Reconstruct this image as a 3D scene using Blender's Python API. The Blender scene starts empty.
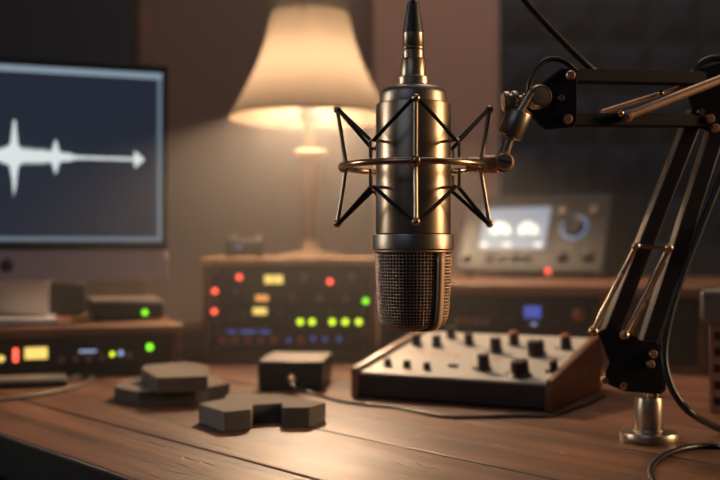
import bpy, bmesh, math, random
from mathutils import Matrix, Vector, Quaternion
random.seed(7)
S = bpy.context.scene
COL = S.collection
R = math.radians
H = 0.16                      # camera height above the desk top (desk top is z = 0)
TAU = math.tau

# ------------------------------------------------------------------ helpers
def pt(px, py, y):            # point at depth y seen along a given direction from the viewpoint
    return Vector(((px - 360) / 1000 * y, y, H + (250 - py) / 1000 * y))
def gp(px, py, z=0.0):        # point on a level plane
    y = (H - z) * 1000 / (py - 250)
    return Vector(((px - 360) / 1000 * y, y, z))

def wm(o):
    m = Matrix.LocRotScale(o.location, o.rotation_euler, o.scale)
    return wm(o.parent) @ m if o.parent else m

def on_face(parent, px, py, p0, n):   # where a sight line meets a face of a thing (local point p0, normal n) -> local point
    M = wm(parent); Mi = M.inverted()
    o = Mi @ Vector((0, 0, H)); d = (Mi @ pt(px, py, 1.0)) - o
    n = Vector(n); t = (Vector(p0) - o).dot(n) / d.dot(n)
    return o + d * t

class MB:
    def __init__(s): s.bm = bmesh.new()
    def _m(s, vs, M):
        for v in vs: v.co = M @ v.co
    def box(s, lo, hi, M=None):
        x0, y0, z0 = lo; x1, y1, z1 = hi
        v = [s.bm.verts.new(c) for c in ((x0,y0,z0),(x1,y0,z0),(x1,y1,z0),(x0,y1,z0),(x0,y0,z1),(x1,y0,z1),(x1,y1,z1),(x0,y1,z1))]
        for f in ((3,2,1,0),(4,5,6,7),(0,1,5,4),(1,2,6,5),(2,3,7,6),(3,0,4,7)): s.bm.faces.new([v[i] for i in f])
        if M: s._m(v, M)
        return s
    def prism(s, poly, z0, z1, M=None):       # poly in xy, extruded along z
        a = [s.bm.verts.new((p[0], p[1], z0)) for p in poly]; b = [s.bm.verts.new((p[0], p[1], z1)) for p in poly]
        n = len(poly)
        fs = [s.bm.faces.new(a[::-1]), s.bm.faces.new(b)]
        for i in range(n): fs.append(s.bm.faces.new((a[i], a[(i+1)%n], b[(i+1)%n], b[i])))
        if M: s._m(a + b, M)
        bmesh.ops.recalc_face_normals(s.bm, faces=fs)
        return s
    def lathe(s, prof, c=(0,0,0), seg=48, M=None, cap=True, sx=1, sy=1):   # prof: (r, z)
        rings = []
        for r, z in prof:
            rings.append([s.bm.verts.new((c[0] + sx*r*math.cos(TAU*i/seg), c[1] + sy*r*math.sin(TAU*i/seg), c[2] + z)) for i in range(seg)])
        fs = []
        for a, b in zip(rings, rings[1:]):
            for i in range(seg): fs.append(s.bm.faces.new((a[i], a[(i+1)%seg], b[(i+1)%seg], b[i])))
        if cap:
            fs.append(s.bm.faces.new(rings[0][::-1])); fs.append(s.bm.faces.new(rings[-1]))
        if M: s._m([v for r in rings for v in r], M)
        bmesh.ops.recalc_face_normals(s.bm, faces=fs)
        return s
    def cyl(s, p0, p1, r0, r1=None, seg=20):
        p0, p1 = Vector(p0), Vector(p1); d = p1 - p0; L = d.length
        M = Matrix.Translation(p0) @ d.to_track_quat('Z', 'Y').to_matrix().to_4x4()
        r1 = r0 if r1 is None else r1
        return s.lathe([(r0, 0), (r1, L)], seg=seg, M=M)
    def turned(s, p0, p1, prof, seg=28):      # profile (r, fraction of length) along an axis
        p0, p1 = Vector(p0), Vector(p1); d = p1 - p0; L = d.length
        M = Matrix.Translation(p0) @ d.to_track_quat('Z', 'Y').to_matrix().to_4x4()
        return s.lathe([(r, f * L) for r, f in prof], seg=seg, M=M)
    def ball(s, c, r, seg=16):
        n = seg // 2
        prof = [(max(1e-5, r*math.sin(math.pi*i/n)), -r*math.cos(math.pi*i/n)) for i in range(n + 1)]
        return s.lathe(prof, c, seg)
    def bar(s, p0, p1, w, t, side=(0,1,0)):   # rectangular bar: t along side, w across
        p0, p1 = Vector(p0), Vector(p1); z = (p1 - p0).normalized()
        y = Vector(side); y = (y - z * y.dot(z)).normalized(); x = y.cross(z)
        M = Matrix((x, y, z)).transposed().to_4x4(); M.translation = p0
        return s.box((-w/2, -t/2, 0), (w/2, t/2, (p1 - p0).length), M)
    def tube(s, pts, r, seg=12, closed=False, smooth=8):
        P = [Vector(p) for p in pts]
        if smooth: P = catmull(P, smooth, closed)
        n = len(P); rings = []; q = None; pt_ = None
        for i in range(n):
            t = (P[(i+1) % n] - P[i-1]) if closed else (P[min(i+1, n-1)] - P[max(i-1, 0)])
            t.normalize()
            if q is None: q = t.to_track_quat('Z', 'Y')
            else: q = pt_.rotation_difference(t) @ q
            pt_ = t
            rings.append([s.bm.verts.new(P[i] + q @ Vector((r*math.cos(TAU*k/seg), r*math.sin(TAU*k/seg), 0))) for k in range(seg)])
        fs = []
        for i in range(n if closed else n - 1):
            a, b = rings[i], rings[(i+1) % n]
            off = 0
            if closed and i == n - 1:      # untwist
                off = min(range(seg), key=lambda o: (a[0].co - b[o].co).length)
            for k in range(seg): fs.append(s.bm.faces.new((a[k], a[(k+1)%seg], b[(k+1+off)%seg], b[(k+off)%seg])))
        if not closed:
            fs.append(s.bm.faces.new(rings[0][::-1])); fs.append(s.bm.faces.new(rings[-1]))
        bmesh.ops.recalc_face_normals(s.bm, faces=fs)
        return s
    def poly(s, pts):
        s.bm.faces.new([s.bm.verts.new(p) for p in pts]); return s
    def build(s, name, mat, parent=None, world=False, bevel=0, smooth=True, seg=2, **props):
        me = bpy.data.meshes.new(name); s.bm.to_mesh(me); s.bm.free()
        if world and parent: me.transform(wm(parent).inverted())
        me.materials.append(mat)
        if smooth:
            me.polygons.foreach_set('use_smooth', [True] * len(me.polygons))
            try: me.set_sharp_from_angle(angle=R(38))
            except Exception: pass
        o = bpy.data.objects.new(name, me); COL.objects.link(o)
        if parent: o.parent = parent
        if bevel:
            b = o.modifiers.new('bevel', 'BEVEL'); b.width = bevel; b.segments = seg; b.limit_method = 'ANGLE'; b.angle_limit = R(40)
            b.harden_normals = False
        for k, v in props.items(): o[k] = v
        return o

def catmull(P, n, closed=False):
    out = []; m = len(P)
    rng = range(m if closed else m - 1)
    for i in rng:
        p1, p2 = P[i], P[(i+1) % m]
        p0 = P[i-1] if (closed or i > 0) else p1*2 - p2
        p3 = P[(i+2) % m] if (closed or i + 2 < m) else p2*2 - p1
        for k in range(n):
            t = k / n
            out.append(0.5*((2*p1) + (p2-p0)*t + (2*p0-5*p1+4*p2-p3)*t*t + (3*p1-p0-3*p2+p3)*t**3))
    if not closed: out.append(P[-1])
    return out

def thing(name, label, cat, loc=(0,0,0), rz=0, group=None):
    o = bpy.data.objects.new(name, None); COL.objects.link(o); o.empty_display_size = .02
    o.location = loc; o.rotation_euler = (0, 0, rz)
    return tag(o, label, cat, group)
def tag(o, label, cat, group=None):
    o['label'] = label; o['category'] = cat
    if group: o['group'] = group
    return o
def struct(o): o['kind'] = 'structure'; return o
def copies(src, parent, places, rot=None, labels=None):     # copies of a part (with its sub-parts) at local places
    out = []
    for i, p in enumerate(places):
        if i == 0: c = src
        else:
            c = src.copy(); COL.objects.link(c); c.parent = parent
            for ch in src.children:
                d = ch.copy(); COL.objects.link(d); d.parent = c
        c.location = p
        if rot is not None: c.rotation_euler = rot
        out.append(c)
    return out

# ------------------------------------------------------------------ materials
def mat(name, col, rough=.5, metal=0., var=.12, scale=40., bump=0., bscale=200., spec=.5, emit=None, estr=0., rvar=.1, coat=0., sheen=0.):
    m = bpy.data.materials.new(name); m.use_nodes = True; nt = m.node_tree; N = nt.nodes; L = nt.links
    b = N['Principled BSDF']; b.inputs['Metallic'].default_value = metal
    b.inputs['Specular IOR Level'].default_value = spec
    if sheen: b.inputs['Sheen Weight'].default_value = sheen; b.inputs['Sheen Roughness'].default_value = .55; b.inputs['Sheen Tint'].default_value = (1, .86, .68, 1)
    if coat: b.inputs['Coat Weight'].default_value = coat; b.inputs['Coat Roughness'].default_value = .2
    tc = N.new('ShaderNodeTexCoord'); no = N.new('ShaderNodeTexNoise'); no.inputs['Scale'].default_value = scale; no.inputs['Detail'].default_value = 5
    L.new(tc.outputs['Object'], no.inputs['Vector'])
    mx = N.new('ShaderNodeMix'); mx.data_type = 'RGBA'
    mx.inputs['A'].default_value = (*[c*(1-var) for c in col], 1); mx.inputs['B'].default_value = (*[min(1, c*(1+var)) for c in col], 1)
    L.new(no.outputs['Fac'], mx.inputs['Factor']); L.new(mx.outputs['Result'], b.inputs['Base Color'])
    mr = N.new('ShaderNodeMapRange'); mr.inputs['To Min'].default_value = max(.02, rough-rvar); mr.inputs['To Max'].default_value = min(1, rough+rvar)
    L.new(no.outputs['Fac'], mr.inputs['Value']); L.new(mr.outputs['Result'], b.inputs['Roughness'])
    if bump:
        n2 = N.new('ShaderNodeTexNoise'); n2.inputs['Scale'].default_value = bscale; n2.inputs['Detail'].default_value = 4
        L.new(tc.outputs['Object'], n2.inputs['Vector'])
        bp = N.new('ShaderNodeBump'); bp.inputs['Strength'].default_value = bump; bp.inputs['Distance'].default_value = .002
        L.new(n2.outputs['Fac'], bp.inputs['Height']); L.new(bp.outputs['Normal'], b.inputs['Normal'])
    if emit:
        b.inputs['Emission Color'].default_value = (*emit, 1); b.inputs['Emission Strength'].default_value = estr
    return m

def wood(name, dark, light, axis='X', scale=1., rough=.45, bump=.15, angle=0., island=False, coords='Object', scratches=False, spec=.5):
    m = bpy.data.materials.new(name); m.use_nodes = True; nt = m.node_tree; N = nt.nodes; L = nt.links
    b = N['Principled BSDF']; b.inputs['Specular IOR Level'].default_value = spec
    tc = N.new('ShaderNodeTexCoord'); mp = N.new('ShaderNodeMapping'); mp.inputs['Rotation'].default_value = (0, 0, angle)
    L.new(tc.outputs[coords], mp.inputs['Vector'])
    vec = mp.outputs['Vector']
    if island:
        ge = N.new('ShaderNodeNewGeometry'); ad = N.new('ShaderNodeVectorMath'); ad.operation = 'MULTIPLY_ADD'
        cx = N.new('ShaderNodeCombineXYZ')
        for k in ('X', 'Y', 'Z'): L.new(ge.outputs['Random Per Island'], cx.inputs[k])
        L.new(cx.outputs['Vector'], ad.inputs[0]); ad.inputs[1].default_value = (7, 3, 5); L.new(vec, ad.inputs[2]); vec = ad.outputs['Vector']
    st = N.new('ShaderNodeMapping'); sc = {'X': (2.2, 30, 30), 'Y': (30, 2.2, 30), 'Z': (30, 30, 2.2)}[axis]
    st.inputs['Scale'].default_value = [k*scale for k in sc]
    L.new(vec, st.inputs['Vector'])
    n1 = N.new('ShaderNodeTexNoise'); n1.inputs['Scale'].default_value = 1.; n1.inputs['Detail'].default_value = 8; n1.inputs['Roughness'].default_value = .65; n1.inputs['Distortion'].default_value = .6
    L.new(st.outputs['Vector'], n1.inputs['Vector'])
    n2 = N.new('ShaderNodeTexNoise'); n2.inputs['Scale'].default_value = 9*scale; n2.inputs['Detail'].default_value = 3
    L.new(vec, n2.inputs['Vector'])
    cr = N.new('ShaderNodeValToRGB'); cr.color_ramp.elements[0].position = .3; cr.color_ramp.elements[0].color = (*dark, 1)
    cr.color_ramp.elements[1].position = .72; cr.color_ramp.elements[1].color = (*light, 1)
    L.new(n1.outputs['Fac'], cr.inputs['Fac'])
    mx = N.new('ShaderNodeMix'); mx.data_type = 'RGBA'; mx.blend_type = 'MULTIPLY'; mx.inputs['Factor'].default_value = .55
    c2 = N.new('ShaderNodeValToRGB'); c2.color_ramp.elements[0].position = .3; c2.color_ramp.elements[0].color = (.45,.42,.4,1); c2.color_ramp.elements[1].position = .65
    L.new(n2.outputs['Fac'], c2.inputs['Fac']); L.new(cr.outputs['Color'], mx.inputs['A']); L.new(c2.outputs['Color'], mx.inputs['B'])
    L.new(mx.outputs['Result'], b.inputs['Base Color'])
    mr = N.new('ShaderNodeMapRange'); mr.inputs['To Min'].default_value = rough + .14; mr.inputs['To Max'].default_value = max(.05, rough - .1)
    L.new(n2.outputs['Fac'], mr.inputs['Value']); L.new(mr.outputs['Result'], b.inputs['Roughness'])
    hsrc = n1.outputs['Fac']
    if scratches:
        s2 = N.new('ShaderNodeMapping'); s2.inputs['Scale'].default_value = (12, 110, 40); L.new(vec, s2.inputs['Vector'])
        n3 = N.new('ShaderNodeTexNoise'); n3.inputs['Scale'].default_value = 1.; n3.inputs['Detail'].default_value = 2; n3.inputs['Distortion'].default_value = 1.2
        L.new(s2.outputs['Vector'], n3.inputs['Vector'])
        r3 = N.new('ShaderNodeMapRange'); r3.inputs['From Min'].default_value = .66; r3.inputs['From Max'].default_value = .74
        L.new(n3.outputs['Fac'], r3.inputs['Value'])
        mm = N.new('ShaderNodeMath'); mm.operation = 'MULTIPLY_ADD'; mm.inputs[1].default_value = -1.2; L.new(r3.outputs['Result'], mm.inputs[0]); L.new(n1.outputs['Fac'], mm.inputs[2])
        hsrc = mm.outputs['Value']
    bp = N.new('ShaderNodeBump'); bp.inputs['Strength'].default_value = bump; bp.inputs['Distance'].default_value = .0025
    L.new(hsrc, bp.inputs['Height']); L.new(bp.outputs['Normal'], b.inputs['Normal'])
    return m

def glow(name, col, strength):
    m = bpy.data.materials.new(name); m.use_nodes = True; nt = m.node_tree; N = nt.nodes
    b = N['Principled BSDF']; b.inputs['Base Color'].default_value = (*[c*.3 for c in col], 1); b.inputs['Roughness'].default_value = .4
    b.inputs['Emission Color'].default_value = (*col, 1); b.inputs['Emission Strength'].default_value = strength
    return m

DESK_ANG = R(90 + 41.8)       # direction the planks run
M = {}
M['desk'] = wood('weathered brown planks', (.060,.025,.013), (.36,.16,.078), 'X', .9, .42, .55, -DESK_ANG, island=True, scratches=True)
M['desk_dark'] = wood('dark underframe wood', (.02,.012,.008), (.05,.03,.02), 'X', 1, .6)
M['walnut'] = wood('warm walnut', (.13,.055,.028), (.36,.17,.085), 'X', 1.6, .42)
M['walnut_y'] = wood('warm walnut end', (.15,.06,.028), (.36,.165,.08), 'Y', 1.6, .42)
M['walnut_z'] = wood('warm walnut upright', (.10,.045,.024), (.26,.12,.06), 'Z', 1.6, .45)
M['walnut_light'] = wood('light walnut batten', (.24,.12,.065), (.46,.25,.14), 'Z', 1.6, .45)
M['pale_wood'] = wood('honey wood edge', (.30,.17,.085), (.55,.34,.18), 'X', 1.6, .4)
M['lampwood'] = wood('turned lamp wood', (.17,.08,.04), (.32,.16,.08), 'Z', 2, .35)
M['black_metal'] = mat('black painted metal', (.020,.020,.023), .6, .0, .2, 60, spec=.03)
M['bar'] = mat('satin black bar metal', (.03,.026,.022), .42, .0, .2, 60, spec=.6)
M['panel'] = mat('charcoal equipment panel', (.026,.021,.019), .45, 0, .2, 60)
M['panel2'] = mat('graphite equipment panel', (.036,.028,.025), .42, 0, .2, 60)
M['console'] = mat('brown grey console shell', (.028,.023,.019), .5, 0, .12, 30)
M['plastic'] = mat('black plastic', (.016,.015,.015), .4, 0, .2, 80)
M['rubber'] = mat('black rubber', (.012,.012,.013), .5, 0, .2, 90)
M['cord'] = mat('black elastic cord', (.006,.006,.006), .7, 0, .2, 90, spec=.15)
M['tan'] = mat('satin copper tan', (.52,.34,.22), .55, .4, .06, 60)
M['soft_black'] = mat('soft black enamel', (.045,.037,.032), .5, 0, .12, 40)
M['foam'] = mat('charcoal foam', (.095,.085,.075), .95, 0, .25, 120, .8, 900, spec=.1, sheen=1.)
M['mic'] = mat('aged bronze metal', (.36,.27,.19), .34, 1, .06, 12, rvar=.05)
M['mic_dark'] = mat('smoked nickel metal', (.32,.265,.21), .38, 1, .06, 12, rvar=.05)
M['brass'] = mat('worn brass', (.52,.36,.22), .26, 1, .08, 60, rvar=.06)
M['nickel'] = mat('warm nickel', (.46,.37,.28), .36, 1, .08, 60, rvar=.06)
M['copper'] = mat('copper brown metal', (.50,.31,.20), .45, .8, .08, 60)
M['grille'] = mat('bronze grille wire', (.46,.33,.24), .42, .85, .1, 200)
M['grille_core'] = mat('dark grille backing', (.010,.008,.007), .8)
M['silver'] = mat('silver aluminium', (.62,.58,.57), .45, .2, .04, 10)
M['grey'] = mat('grey painted steel', (.24,.205,.175), .45, .3, .08, 30)
M['cream_plate'] = mat('cream metal fascia', (.57,.545,.48), .42, .1, .05, 20)
M['cream'] = mat('cream plastic', (.75,.65,.5), .35, 0, .05)
M['knob'] = mat('black knob plastic', (.014,.012,.012), .35, 0, .2, 90)
M['knob_orange'] = mat('orange brown knob cap', (.42,.13,.06), .4, 0, .1)
M['knob_pink'] = mat('dull copper knob', (.34,.20,.14), .4, .4, .1)
M['orange_print'] = mat('orange legend print', (.72,.27,.10), .5, 0, .1)
M['red_print'] = mat('red legend print', (.7,.13,.06), .5, 0, .1)
M['cable'] = mat('black cable jacket', (.016,.015,.015), .38, 0, .2, 90)
M['cable_grey'] = mat('grey cable jacket', (.10,.085,.07), .42, 0, .2, 90)
M['lamp_metal'] = mat('antique cream brass', (.55,.42,.28), .4, .5, .06)
M['screen_off'] = glow('dark navy screen', (.16,.24,.40), .06)
M['screen_line'] = glow('pale blue screen bar', (.52,.68,.82), .42)
M['screen_edge'] = glow('dim blue window edge', (.45,.60,.74), .24)
M['wave'] = glow('white waveform', (.85,.93,.92), .8)
M['vu_screen'] = glow('pale blue meter screen', (.44,.55,.70), .42)
M['vu_white'] = glow('white meter dial', (1.,.96,.88), 1.05)
M['vu_teal'] = glow('teal meter line', (.2,.6,.55), .5)
M['led_red'] = glow('red lamp', (1,.10,.055), 2.4)
M['led_green'] = glow('green lamp', (.22,.85,.02), 2.0)
M['led_lime'] = glow('lime lamp', (.62,.85,.03), 2.0)
M['led_yellow'] = glow('yellow window lamp', (1,.70,.17), 1.1)
M['led_orange'] = glow('orange window lamp', (1,.42,.12), .9)
M['led_blue'] = glow('blue lamp', (.16,.26,.8), .3)
M['led_white'] = glow('pale blue lamp', (.45,.55,.9), .7)
M['lcd_blue'] = glow('blue display', (.10,.15,.62), .6)
M['ring_blue'] = glow('blue lit ring', (.34,.48,.8), .42)
M['btn_red'] = glow('dim red button', (.8,.16,.06), .07)
M['socket'] = mat('dull bronze socket', (.16,.10,.07), .5, .2, .06)
M['bulb'] = glow('warm bulb', (1,.695,.445), 860)
M['wall'] = mat('brown plaster', (.27,.185,.14), .8, 0, .10, 5, .15, 90)
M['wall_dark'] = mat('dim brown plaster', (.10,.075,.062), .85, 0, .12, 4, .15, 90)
M['pilaster'] = mat('rosy brown plaster', (.72,.46,.36), .8, 0, .06, 4, .1, 90)
M['tile'] = mat('blue grey acoustic foam', (.028,.039,.070), .95, 0, .25, 8, .5, 400, spec=.1)
M['fabric'] = mat('dark slate acoustic fabric', (.030,.045,.085), .95, 0, .2, 8, .4, 700, spec=.1)
M['floor'] = wood('dark floor boards', (.02,.012,.008), (.06,.035,.02), 'X', .5, .5)
M['ceil'] = mat('pale ceiling paint', (.5,.46,.43), .9)

def shade_mat():
    m = bpy.data.materials.new('cream lamp shade fabric'); m.use_nodes = True; nt = m.node_tree; N = nt.nodes; L = nt.links
    for n in list(N):
        if n.type != 'OUTPUT_MATERIAL': N.remove(n)
    out = [n for n in N if n.type == 'OUTPUT_MATERIAL'][0]
    d = N.new('ShaderNodeBsdfDiffuse'); d.inputs['Color'].default_value = (.05,.038,.025,1); t = N.new('ShaderNodeBsdfTranslucent'); a = N.new('ShaderNodeMixShader')
    tc = N.new('ShaderNodeTexCoord'); no = N.new('ShaderNodeTexNoise'); no.inputs['Scale'].default_value = 300
    L.new(tc.outputs['Object'], no.inputs['Vector'])
    cr = N.new('ShaderNodeValToRGB'); cr.color_ramp.elements[0].color = (.74,.59,.44,1); cr.color_ramp.elements[1].color = (.79,.65,.50,1)
    L.new(no.outputs['Fac'], cr.inputs['Fac'])
    L.new(cr.outputs['Color'], t.inputs['Color'])
    a.inputs['Fac'].default_value = .021
    L.new(d.outputs['BSDF'], a.inputs[1]); L.new(t.outputs['BSDF'], a.inputs[2]); L.new(a.outputs['Shader'], out.inputs['Surface'])
    return m
M['shade'] = shade_mat()

# ------------------------------------------------------------------ room
WY = 2.30; ZF = -.74; ZC = 1.75; XL = -1.75; XR = 1.45; YN = -1.6
struct(MB().box((XL, WY, ZF), (XR, WY+.1, ZC)).build('wall_back', M['wall'], smooth=False))
struct(MB().box((XL-.1, YN, ZF), (XL, WY+.1, ZC)).build('wall_left', M['wall_dark'], smooth=False))
struct(MB().box((XR, YN, ZF), (XR+.1, WY+.1, ZC)).build('wall_right', M['wall_dark'], smooth=False))
struct(MB().box((XL-.1, YN, ZF-.1), (XR+.1, WY+.1, ZF)).build('floor', M['floor'], smooth=False))
struct(MB().box((XL-.1, YN, ZC), (XR+.1, WY+.1, ZC+.1)).build('ceiling', M['ceil'], smooth=False))
struct(MB().box((.03, WY-.03, ZF), (.318, WY, ZC)).build('trim_1', M['pilaster'], bevel=.004, smooth=False))          # plaster pilaster
struct(MB().box((-.505, WY-.025, ZF), (-.480, WY, ZC)).build('trim_2', M['walnut_light'], bevel=.003, smooth=False))     # upright wood batten
struct(MB().box((XL, WY-.015, ZF), (.03, WY, ZF+.09)).box((.318, WY-.015, ZF), (XR, WY, ZF+.09)).build('baseboard_back', M['walnut'], bevel=.003))

def foam_tile(x, z, label):
    w = .46; n = 4; b = MB(); y0 = WY - .012; st = w / n
    b.box((x, y0, z), (x+w, WY, z+w))
    for i in range(n):
        for j in range(n):
            cx, cz = x+(i+.5)*st, z+(j+.5)*st; h = st/2*.96; k = st*.16
            a = [b.bm.verts.new((cx+sx*h, y0, cz+sz*h)) for sx, sz in ((-1,-1),(1,-1),(1,1),(-1,1))]
            c = [b.bm.verts.new((cx+sx*k, y0-.03, cz+sz*k)) for sx, sz in ((-1,-1),(1,-1),(1,1),(-1,1))]
            b.bm.faces.new(c)
            for q in range(4): b.bm.faces.new((a[q], a[(q+1)%4], c[(q+1)%4], c[q]))
    o = b.build('acoustic_foam_tile', M['tile'], bevel=.004)
    tag(o, label, 'foam tile', 'blue grey foam tiles on the wall behind the boom arm')
foam_tile(.319, .06, 'blue-grey pyramid foam tile beside the rosy plaster, lower of the two, behind the screen console')
foam_tile(.319, .521, 'blue-grey pyramid foam tile beside the rosy plaster, upper of the two, above the boom arm')
foam_tile(.78, .06, 'blue-grey pyramid foam tile at the wall\'s right end, lower, behind the boom arm elbow')
foam_tile(.78, .521, 'blue-grey pyramid foam tile at the wall\'s right end, upper, above the boom arm elbow')
ap = thing('sound_absorber', 'dark slate fabric acoustic panel on the wall above the computer screen', 'acoustic panel', (-.93, WY, .1))
MB().box((-1.34, WY-.045, .12), (-.525, WY-.001, 1.2)).build('fabric_face', M['fabric'], ap, True, bevel=.012)
fr = MB()
for lo, hi in (((-1.355, WY-.035, .105), (-1.341, WY-.001, 1.215)), ((-.524, WY-.035, .105), (-.510, WY-.001, 1.215)), ((-1.341, WY-.035, .105), (-.524, WY-.001, .119)), ((-1.341, WY-.035, 1.201), (-.524, WY-.001, 1.215))): fr.box(lo, hi)
fr.build('frame', M['desk_dark'], ap, True, bevel=.002)

# ------------------------------------------------------------------ desk
dn = Vector((.745, .667)); dd = Vector((-.667, .745))
def clip(poly, f):
    out = []
    for i in range(len(poly)):
        a, b = poly[i], poly[(i+1) % len(poly)]; fa, fb = f(a), f(b)
        if fa >= 0: out.append(a)
        if (fa >= 0) != (fb >= 0): out.append(a + (b-a) * (fa/(fa-fb)))
    return out
offs = [.349, .444, .569, .697]
while offs[-1] < 2.3: offs.append(offs[-1] + .127)
desk = thing('desk', 'weathered brown plank desk with open seams carrying all the studio gear', 'desk', (0, 1.4, ZF))
b = MB()
for a0, a1 in zip(offs, offs[1:]):
    a0 += .0014; a1 -= .0014
    q = [dn*a0 + dd*-2.5, dn*a1 + dd*-2.5, dn*a1 + dd*3, dn*a0 + dd*3]
    for f in (lambda p: WY-.05 - p.y, lambda p: 1.3 - p.x, lambda p: p.x + 1.6): q = clip(q, f) if q else q
    if len(q) >= 3: b.prism([(p.x, p.y) for p in q], -.034, 0)
b.build('desk_top', M['desk'], desk, True, bevel=.0016)
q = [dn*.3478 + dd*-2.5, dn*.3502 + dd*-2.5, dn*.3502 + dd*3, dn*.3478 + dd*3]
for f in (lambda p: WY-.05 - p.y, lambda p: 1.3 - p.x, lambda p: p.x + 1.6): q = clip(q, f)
es = MB().prism([tuple(p) for p in q], -.036, -.0022).build('edge_shade_strip', M['cord'], desk, True, bevel=.0004)  # added strip, its black colour paints the shade below the desk edge
es['label'] = 'added black strip standing in for shade on the desk front edge'
u = MB()
q = [dn*.42 + dd*-2.5, dn*2.3 + dd*-2.5, dn*2.3 + dd*3, dn*.42 + dd*3]
for f in (lambda p: WY-.09 - p.y, lambda p: 1.25 - p.x, lambda p: p.x + 1.5): q = clip(q, f)
q2 = [p.lerp(sum(q, Vector((0,0)))/len(q), .06) for p in q]
for i in range(len(q)):
    u.prism([tuple(q[i]), tuple(q[(i+1)%len(q)]), tuple(q2[(i+1)%len(q)]), tuple(q2[i])], -.11, -.0341)
u.build('apron', M['desk_dark'], desk, True)
for p in ((-1.2, 1.95), (1.15, 2.1), (1.15, -.3), (.2, .75)):
    MB().lathe([(.026, ZF), (.034, -.111)], (p[0], p[1], 0), 20).build('leg', M['desk_dark'], desk, True)

# ------------------------------------------------------------------ small shared parts (meshes facing -Y unless noted)
def led(parent, mat_, p, r=.003, label=None, name='indicator_lamp', rot=None):
    o = MB().lathe([(r, 0), (r*.95, .0012), (r*.6, .0022), (.0002, .0026)], seg=20, M=Matrix.Rotation(R(90), 4, 'X')).build(name, mat_, parent)
    o.location = p
    if rot: o.rotation_euler = rot
    if label: o['label'] = label
    return o
def window(parent, mat_, p, w, h, label, name='indicator_window', rot=None):
    o = MB().box((-w/2, -.0016, -h/2), (w/2, 0, h/2)).build(name, mat_, parent, bevel=min(w, h)*.2)
    o.location = p
    if rot: o.rotation_euler = rot
    o['label'] = label
    return o
def knob_mesh(parent, r, h, body, pointer, name='knob'):     # facing -Y, base at local origin
    o = MB().lathe([(r*1.12, 0), (r*1.12, h*.14), (r*.95, h*.2), (r*.9, h*.85), (r*.8, h), (.0002, h)], seg=24, M=Matrix.Rotation(R(90), 4, 'X')).build(name, body, parent)
    MB().box((-r*.09, -h*1.04, r*.15), (r*.09, -h*.99, r*.8)).build('pointer', pointer, o)
    return o

# ------------------------------------------------------------------ left rack
RY = 1.43
def rx(px): return (px-360)/1000*RY
def rz_(py): return H + (250-py)/1000*RY
X0, X1, ZT = rx(203), rx(377), .1485
rc = thing('rack_cabinet', 'walnut cased rack full of coloured indicator lamps, standing under the table lamp', 'rack', ((X0+X1)/2, RY+.11, 0))
T = .011
MB().box((X0-.003, RY-.004, ZT-T), (X1+.003, RY+.26, ZT)).build('top_panel', M['pale_wood'], rc, True, bevel=.0025)
for s, xx in (('l', X0), ('r', X1-T)):
    MB().box((xx, RY, 0.0), (xx+T, RY+.255, ZT-T-.0002)).build('side_panel', M['walnut_z'], rc, True, bevel=.002)
MB().box((X0+T, RY+.002, 0), (X1-T, RY+.25, .012)).build('base_panel', M['walnut'], rc, True, bevel=.0015)
MB().box((X0+T, RY+.25, 0), (X1-T, RY+.255, ZT-T)).build('back_panel', M['desk_dark'], rc, True)
ux0, ux1 = X0+T+.001, X1-T-.001
def unit(name, label, cat, z0, z1, m):
    o = thing(name, label, cat, ((ux0+ux1)/2, RY+.006, z0), 0, 'rack units in the walnut cabinet')
    MB().box((ux0, RY+.006, z0), (ux1, RY+.010, z1)).build('faceplate', m, o, True, bevel=.001)
    MB().box((ux0+.006, RY+.0101, z0+.002), (ux1-.006, RY+.20, z1-.002)).build('chassis', M['black_metal'], o, True)
    for px_ in (ux0+.006, ux1-.006):
        for zz in (z0+.006, z1-.006):
            s = MB().lathe([(.0022, 0), (.0018, .001), (.0002, .0012)], seg=12, M=Matrix.Rotation(R(90), 4, 'X')).build('rack_screw', M['nickel'], o)
            s.location = (px_-o.location.x, 0, zz-z0)
    return o
UA = unit('audio_compressor', 'top rack unit in walnut cabinet with a wide yellow window and two red lamps', 'rack unit', rz_(305.2)+.0005, ZT-T-.001, M['panel2'])
UB = unit('audio_equalizer', 'middle rack unit in walnut cabinet with a row of lime lamps', 'rack unit', rz_(328)+.0005, rz_(305.2)-.0005, M['panel'])
UC = unit('patch_bay', 'bottom rack unit in walnut cabinet with small blue lamps and dim red buttons', 'rack unit', .0125, rz_(328)-.0005, M['panel2'])
def rp(o, px, py): return Vector((rx(px)*1.0042 - o.location.x, -.0001, H+(250-py)/1000*(RY+.006) - o.location.z))
for px_, py_ in ((239.4,277.2), (330,281.6)): led(UA, M['led_red'], rp(UA,px_,py_), .0042, 'red lamp')
led(UA, M['led_red'], rp(UA,215,291), .0042, 'red lamp')
for px_ in (269, 278.5): window(UA, M['led_yellow'], rp(UA,px_,279.4), .0125, .012, 'yellow lit window')
window(UA, M['led_orange'], rp(UA,262,298), .019, .0085, 'orange lit window')
led(UA, M['led_green'], rp(UA,365.6,301.0), .0042, 'green lamp')
k = knob_mesh(UA, .0048, .011, M['knob_pink'], M['cream'])
copies(k, UA, [rp(UA,*p) for p in ((304,277), (352,277), (292.5,297.5), (319.7,298), (345.6,298))])
k = knob_mesh(UA, .009, .012, M['plastic'], M['cream']); k.location = rp(UA,237,296)
led(UB, M['led_red'], rp(UB,214.4,311.4), .0042, 'red lamp')
window(UB, M['led_yellow'], rp(UB,260,311), .020, .0095, 'yellow lit window')
for px_ in (300.3, 312.2, 332.2, 345.3, 358.8): led(UB, M['led_lime'], rp(UB,px_,321.8), .0044, 'lime lamp')
k = knob_mesh(UB, .0042, .010, M['plastic'], M['cream'])
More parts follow.
